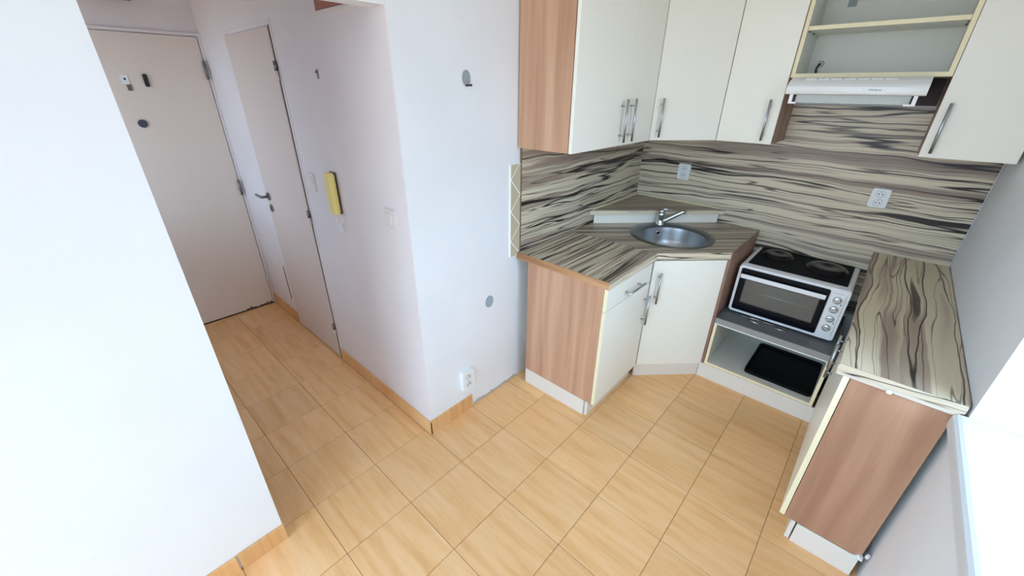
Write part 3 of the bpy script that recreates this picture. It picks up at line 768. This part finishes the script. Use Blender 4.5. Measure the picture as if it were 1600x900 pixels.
# sink and tap
sk = thing('round_sink', (SCX, SCY, 0.70), 'round stainless steel sink set into the corner worktop', 'sink')
BX, BY, BR = SCX + 0.020, SCY - 0.020, 0.193
rim = MB(); n = 64
out = []; mid = []; inn = []; low = []
for i in range(n):
    a = 2 * PI * i / n; ca, sa = math.cos(a), math.sin(a)
    out.append(rim.bm.verts.new((SCX + 0.252 * ca, SCY + 0.252 * sa, wtz1 + 0.0005)))
    mid.append(rim.bm.verts.new((SCX + 0.247 * ca, SCY + 0.247 * sa, wtz1 + 0.005)))
    inn.append(rim.bm.verts.new((BX + (BR + 0.006) * ca, BY + (BR + 0.006) * sa, wtz1 + 0.003)))
    low.append(rim.bm.verts.new((BX + BR * ca, BY + BR * sa, wtz1 - 0.004)))
for A, B in ((out, mid), (mid, inn), (inn, low)):
    for i in range(n):
        f_ = rim.bm.faces.new((A[i], A[(i + 1) % n], B[(i + 1) % n], B[i])); f_.smooth = True
add('rim', rim, 'rim_steel', sk, 'dull steel rim')
bowl = MB().lathe([(BR, -0.004), (BR - 0.004, -0.03), (BR - 0.010, -0.08), (BR - 0.022, -0.115), (BR - 0.05, -0.140), (BR - 0.09, -0.150), (0.04, -0.153), (0.038, -0.158), (0, -0.158)], 64, (BX, BY, wtz1))
add('bowl', bowl, 'sink_steel', sk)
an = math.radians(140)
ox, oy = BX + (BR - 0.006) * math.cos(an), BY + (BR - 0.006) * math.sin(an)
f = frame((ox, oy, wtz1 - 0.040), (math.sin(an), -math.cos(an), 0), (0, 0, 1), (-math.cos(an), -math.sin(an), 0))
of = add('overflow', ring(MB(f), 0, 0, 0.010, 0.016, -0.004, 0.003, 20), 'chrome', sk)
add('overflow_hole', disc(MB(f), 0, 0, 0.0105, -0.004, 0.001, 16), 'black', of)
add('drain', MB().lathe([(0.034, -0.1525), (0.034, -0.150), (0.010, -0.151), (0, -0.149)], 24, (BX, BY, wtz1)), 'chrome', sk)
TPX, TPY = 0.112, 2.002
tp = thing('sink_tap', (TPX, TPY, wtz1 + 0.004), 'chrome mixer tap with swung-out spout at the back of the round sink', 'tap')
add('body', MB().lathe([(0.0, 0.0), (0.027, 0.0), (0.027, 0.006), (0.022, 0.012), (0.021, 0.055), (0.024, 0.062), (0.024, 0.080), (0.020, 0.084), (0.0, 0.085)], 28, (TPX, TPY, wtz1 + 0.004)), 'chrome', tp)
add('lever', MB().lathe([(0.0, 0.083), (0.022, 0.083), (0.023, 0.095), (0.017, 0.105), (0, 0.108)], 24, (TPX, TPY, wtz1 + 0.004)).tube([(TPX, TPY, 0.968), (TPX + 0.02, TPY + 0.01, 0.970), (TPX + 0.055, TPY + 0.03, 0.968)], [0.010, 0.008, 0.006], 10), 'chrome', tp)
add('spout', MB().tube([(TPX, TPY, 0.885), (TPX + 0.02, TPY + 0.012, 0.895), (TPX + 0.10, TPY + 0.075, 0.952), (TPX + 0.112, TPY + 0.084, 0.956), (TPX + 0.118, TPY + 0.088, 0.950)], [0.017, 0.016, 0.013, 0.0135, 0.013], 14), 'chrome', tp)

# ------------------------------------------------------------------ oven
ox0, ox1, oyf, oyb, oz0, oz1 = 0.656, 1.184, 1.940, 2.350, 0.457, 0.757
ov = thing('countertop_oven', (0.92, 2.14, 0.443), 'white countertop oven with two hotplates and black glass door', 'oven')
add('body', MB().box(ox0, ox1, oyf + 0.012, oyb, oz0, oz1, 0.008, 2), 'appliance', ov)
ft = MB()
for (fx, fy) in ((ox0 + 0.05, oyf + 0.05), (ox1 - 0.05, oyf + 0.05), (ox0 + 0.05, oyb - 0.05), (ox1 - 0.05, oyb - 0.05)):
    add('foot', MB().cyl((fx, fy, 0.4432), (fx, fy, oz0 + 0.002), 0.014, 12), 'dark', ov)
FO = FY(0, oyf, 0)
ff = MB(FO)   # front frame: outline minus door opening
ff.prism(rrect(ox0, ox1, oz0, oz1 - 0.002, 0.012), -0.014, 0.0, 0.003)
add('front_frame', ff, 'appliance', ov)
dp = add('oven_door', MB(FO).prism(rrect(0.671, 1.100, 0.474, 0.741, 0.008), 0.0, 0.006, 0.0015), 'glass_black', ov, 'black glass door')
add('window_backing', MB(FO).box(0.708, 1.066, 0.532, 0.675, 0.0059, 0.0066), 'oven_cavity', dp)
add('rack', MB(FO).cyl((0.722, 0.612, 0.0078), (1.052, 0.612, 0.0078), 0.0012, 6), 'chrome', dp)
add('pane', MB(FO).box(0.704, 1.070, 0.528, 0.679, 0.0092, 0.0112), 'glass', dp)
hdl = MB(FO).box(0.676, 1.090, 0.686, 0.711, 0.016, 0.027, 0.003)
hdl.box(0.692, 0.704, 0.693, 0.705, 0.006, 0.017); hdl.box(1.064, 1.076, 0.693, 0.705, 0.006, 0.017)
add('door_handle', hdl, 'appliance', dp, 'white bar handle')
cp = add('control_panel', MB(FO).prism(rrect(1.106, 1.180, 0.466, 0.748, 0.008), 0.0, 0.004, 0.001), 'appliance', ov)
ln = MB(FO); ln.box(1.170, 1.1712, 0.485, 0.730, 0.004, 0.0046); ln.box(1.118, 1.160, 0.731, 0.7320, 0.004, 0.0046)
add('printed_line', ln, 'ink', cp)
for kz in (0.693, 0.639, 0.583, 0.527):
    kb = add('knob', MB(FO).lathe([(0.0195, 0.004), (0.0195, 0.010), (0.016, 0.013), (0.0, 0.013)], 24, (1.139, kz, 0)), 'knob', ov)
    an = random.uniform(-0.5, 0.5)
    gm = MB(FO @ Matrix.Translation((1.139, kz, 0)) @ Matrix.Rotation(an, 4, 'Z')); gm.box(-0.016, 0.016, -0.005, 0.005, 0.012, 0.024, 0.002)
    add('grip', gm, 'knob', kb)
for (dx, dz) in ((1.160, 0.672), (1.160, 0.562)):
    add('indicator_lamp', disc(MB(FO), dx, dz, 0.0032, 0.004, 0.0055, 12), 'dark', cp)
hb_ = add('hob_plate', MB().prism(rrect(0.682, 1.158, 1.992, 2.345, 0.008), oz1 - 0.002, oz1 + 0.003, 0.001), 'hob_black', ov, 'black enamel hob')
for (px, py, r_) in ((0.786, 2.235, 0.074), (1.040, 2.195, 0.090)):
    add('hotplate', MB().lathe([(r_ + 0.012, 0.0), (r_ + 0.010, 0.005), (r_, 0.006), (r_ - 0.003, 0.016), (r_ - 0.008, 0.018), (0.026, 0.018), (0.022, 0.0145), (0.0, 0.0145)], 40, (px, py, oz1 + 0.003)), 'iron', ov)
for k in range(5):
    add('back_rail', MB().box(0.70 + 0.09 * k, 0.78 + 0.09 * k, 2.345, 2.350, oz1 - 0.001, oz1 + 0.003), 'hob_black', ov) if k < 1 else None

# wire tray lifter lying in front of the oven
wr = thing('wire_tray_lifter', (0.86, 1.90, 0.443), 'thin chrome wire tray lifter lying on the grey board under the oven front', 'wire lifter')
add('wire', MB().tube([(0.676, 1.922, 0.4455), (0.80, 1.930, 0.4455), (1.039, 1.945, 0.4455)], 0.0030, 6), 'chrome', wr)
add('wire', MB().tube([(0.845, 1.884, 0.4455), (0.766, 1.908, 0.4455), (0.764, 1.922, 0.446), (0.80, 1.926, 0.450), (0.86, 1.930, 0.450)], 0.0030, 6), 'chrome', wr)
add('wire', MB().tube([(0.92, 1.900, 0.4455), (0.972, 1.906, 0.4455), (0.985, 1.920, 0.446), (0.92, 1.934, 0.450)], 0.0030, 6), 'chrome', wr)

# baking tray on the bottom board
bt = thing('baking_tray', (1.03, 2.06, 0.120), 'black enamel baking tray lying in the low open cabinet', 'tray')
add('pan', MB().prism(rrect(0.850, 1.194, 1.862, 2.250, 0.022), 0.1205, 0.126, 0.001), 'tray', bt)
rm = MB()
o_ = rrect(0.846, 1.196, 1.858, 2.254, 0.024); i_ = rrect(0.856, 1.186, 1.868, 2.244, 0.018)
vo0 = [rm.bm.verts.new((*p, 0.1205)) for p in o_]; vo1 = [rm.bm.verts.new((*p, 0.140)) for p in o_]
vi1 = [rm.bm.verts.new((*p, 0.140)) for p in i_]; vi0 = [rm.bm.verts.new((*p, 0.126)) for p in i_]
for A, B in ((vo0, vo1), (vo1, vi1), (vi1, vi0)):
    for k in range(len(A)): rm.bm.faces.new((A[k], A[(k + 1) % len(A)], B[(k + 1) % len(A)], B[k]))
add('rim', rm, 'tray', bt)

# ------------------------------------------------------------------ upper cabinets
UZ0, UZ1 = 1.411, 2.13
ul = thing('wall_cabinet', (-0.1, 1.36, UZ0), 'left wall cabinet with two white doors and wooden side, beside the white wall', 'cabinet')
add('side_panel', MB().box(XL + 0.008, 0.043, 0.978, 0.996, UZ0, UZ1, 0.0008), 'wood', ul, 'plum wood side panel')
add('carcass', MB().box(XL + 0.0105, 0.041, 0.997, 1.745, UZ0 + 0.002, UZ1), 'inner', ul)
for (y0, y1, hy) in ((0.980, 1.4475, 1.388), (1.4495, 1.746, 1.474)):
    dd = add('door', MB().box(0.047, 0.064, y0, y1, UZ0, UZ1, 0.0008), 'white', ul)
    bar_handle(FX(0.064, hy, 1.530), 0.20, dd, False, 0.032)
uc = thing('corner_wall_cabinet', (-0.02, 2.1, UZ0), 'white corner wall cabinet with diagonal door above the sink', 'cabinet')
UA = Vector((0.062, 1.752, 0)); UB = Vector((0.335, 2.040, 0)); ud = (UB - UA).normalized(); un = Vector((ud.y, -ud.x, 0)); UL = (UB - UA).length
add('carcass', MB().prism([(XL + 0.0105, 1.747), (0.046, 1.747), (0.332, 2.054), (0.332, YSP - 0.002), (XL + 0.0105, YSP - 0.002)], UZ0 + 0.002, UZ1), 'inner', uc)
FU = lambda s, z: frame(UA + ud * s + Vector((0, 0, z)), ud, (0, 0, 1), un)
dd = add('door', MB(FU(0, 0)).box(0.003, UL - 0.001, UZ0, UZ1, -0.017, 0, 0.0008), 'white', uc)
bar_handle(FU(0.040, 1.530), 0.20, dd, False, 0.032)
un_ = thing('narrow_wall_cabinet', (0.48, 2.2, UZ0), 'narrow white wall cabinet left of the cooker hood', 'cabinet')
add('carcass', MB().box(0.334, 0.601, 2.058, YSP - 0.002, UZ0 + 0.002, UZ1), 'inner', un_)
dd = add('door', MB().box(0.337, 0.617, 2.040, 2.056, UZ0, UZ1, 0.0008), 'white', un_)
bar_handle(FY(0.571, 2.040, 1.530), 0.20, dd, False, 0.030)
add('side_panel', MB().box(0.602, 0.6185, 2.058, YSP - 0.002, UZ0 + 0.001, UZ1), 'wood_dark', un_, 'plum wood side panel')
uh = thing('open_wall_cabinet', (0.92, 2.2, 1.73), 'open white wall cabinet with one shelf above the cooker hood', 'cabinet')
hx0, hx1 = 0.6205, 1.204
add('side_panel', MB().box(hx0, hx0 + 0.017, 2.056, 2.352, 1.730, UZ1), 'inner', uh)
add('side_panel', MB().box(hx1 - 0.017, hx1, 2.056, 2.352, 1.730, UZ1), 'inner', uh)
add('bottom_board', MB().box(hx0 + 0.017, hx1 - 0.017, 2.056, 2.352, 1.730, 1.748), 'inner', uh)
add('top_board', MB().box(hx0 + 0.017, hx1 - 0.017, 2.056, 2.352, UZ1 - 0.018, UZ1), 'inner', uh)
add('back_panel', MB().box(hx0 + 0.017, hx1 - 0.017, 2.335, 2.343, 1.748, UZ1 - 0.018), 'inner', uh)
shf = add('shelf', MB().box(hx0 + 0.018, hx1 - 0.018, 2.062, 2.334, 1.931, 1.948), 'inner', uh)
add('edge_band', MB().box(hx0 + 0.018, hx1 - 0.018, 2.059, 2.0618, 1.931, 1.948), 'cream', shf)
e = MB(); e.box(hx0, hx0 + 0.017, 2.052, 2.0558, 1.730, UZ1); e.box(hx1 - 0.017, hx1, 2.052, 2.0558, 1.730, UZ1); e.box(hx0 + 0.017, hx1 - 0.017, 2.052, 2.0558, 1.730, 1.748); e.box(hx0 + 0.017, hx1 - 0.017, 2.052, 2.0558, UZ1 - 0.018, UZ1)
add('edge_band', e, 'cream', uh, 'cream edge banding')
for (px, py) in ((hx0 + 0.021, 2.09), (hx0 + 0.022, 2.20), (hx1 - 0.022, 2.09), (hx1 - 0.022, 2.20)):
    add('shelf_pin', MB().cyl((px - 0.004, py, 1.927), (px + 0.004, py, 1.927), 0.0035, 8), 'dark_steel', uh)
cb = add('cable_hole', ring(MB(FY(0.690, 2.335, 1.800)), 0, 0, 0.011, 0.015, 0, 0.003, 20), 'cover_grey', uh)
add('cable', MB().tube([(0.688, 2.333, 1.800), (0.684, 2.315, 1.795), (0.680, 2.305, 1.775), (0.684, 2.300, 1.749)], 0.005, 8), 'dark', cb)
add('back_plate', MB(FY(0.745, 2.335, 2.060)).box(-0.018, 0.018, -0.014, 0.014, 0, 0.002), 'cover_grey', uh)
ur = thing('wall_cabinet', (1.36, 2.2, UZ0), 'right white wall cabinet with one door between the open cabinet and the window wall', 'cabinet')
add('carcass', MB().box(1.224, 1.500, 2.058, YSP - 0.002, UZ0 + 0.002, UZ1), 'inner', ur)
add('side_panel', MB().box(1.206, 1.2235, 2.058, YSP - 0.002, UZ0 + 0.001, UZ1), 'wood_dark', ur, 'plum wood side panel')
dd = add('door', MB().box(1.206, 1.502, 2.040, 2.056, UZ0, UZ1, 0.0008), 'white', ur)
bar_handle(FY(1.238, 2.040, 1.530), 0.20, dd, False, 0.030)

# ------------------------------------------------------------------ cooker hood
hx0, hx1 = 0.650, 1.148
hd = thing('cooker_hood', (0.90, 2.1, 1.62), 'slim white cooker hood under the open wall cabinet', 'cooker hood')
prof = [(2.350, 1.729), (1.965, 1.729), (1.925, 1.716), (1.897, 1.700), (1.886, 1.690), (1.882, 1.672), (1.886, 1.660), (1.900, 1.656), (2.350, 1.656)]
hbm = MB(); hbm.profile_x(prof, hx0, hx1)
body = add('body', hbm, 'hood_white', hd)
for pl_ in body.data.polygons: pl_.use_smooth = False
for k in range(7):
    x0 = 0.712 + k * 0.048
    fr_ = frame((x0, 1.938, 1.7208), (1, 0, 0), Vector((0, 0.95, 0.31)).normalized(), Vector((0, -0.31, 0.95)).normalized())
    add('vent_louvre', MB(fr_).box(0, 0.041, -0.010, 0.010, 0.0, 0.004, 0.001), 'hood_white', hd)
FH = FY(0, 1.8835, 0)
cpn = add('control_panel', MB(FH).prism([(0.985 + 0.128 * math.cos(2 * PI * i / 40), 1.676 + 0.0125 * math.sin(2 * PI * i / 40)) for i in range(40)], -0.004, 0.0035, 0.001), 'plastic', hd)
add('slider', MB(FH).prism(rrect(1.015, 1.062, 1.6695, 1.6825, 0.006), 0.0035, 0.0055, 0.0008), 'hood_white', cpn)
add('slider', MB(FH).prism(rrect(0.918, 0.942, 1.6695, 1.6825, 0.006), 0.0035, 0.0055, 0.0008), 'hood_white', cpn)
cu = bpy.data.curves.new('lettering', 'FONT'); cu.body = 'Whirlpool'; cu.size = 0.0105; cu.shear = 0.25; cu.align_x = 'CENTER'; cu.align_y = 'CENTER'; cu.extrude = 0.0003
to = bpy.data.objects.new('lettering_tmp', cu); COL.objects.link(to)
bpy.context.view_layer.update()
me = bpy.data.meshes.new_from_object(to.evaluated_get(bpy.context.evaluated_depsgraph_get()))
bpy.data.objects.remove(to)
b = MB(); b.bm.from_mesh(me); bmesh.ops.transform(b.bm, matrix=FY(0.980, 1.8795, 1.677), verts=b.bm.verts)
add('lettering', b, 'ink', cpn)
add('back_panel', MB().box(0.622, 1.203, YSP - 0.004, YSP - 0.001, 1.610, 1.728), new_mat('dark_strip', rgb(58, 50, 58), 0.6), hd, 'dark strip covering the wall behind the hood')  # thin dark sheet added over the wall to darken it here
add('grease_filter', MB().box(0.690, 1.105, 1.935, 1.940, 1.620, 1.656), 'filter', hd, 'grey perforated filter')
for (x0, x1, foot) in ((0.668, 0.682, 1), (1.112, 1.126, -1)):
    b = MB().box(x0, x1, 1.900, 1.912, 1.622, 1.657, 0.001)
    if foot > 0: b.box(x0, x1 + 0.018, 1.900, 1.912, 1.616, 1.624, 0.001)
    else: b.box(x0 - 0.024, x1, 1.900, 1.912, 1.616, 1.624, 0.001)
    add('bracket', b, 'hood_white', hd)
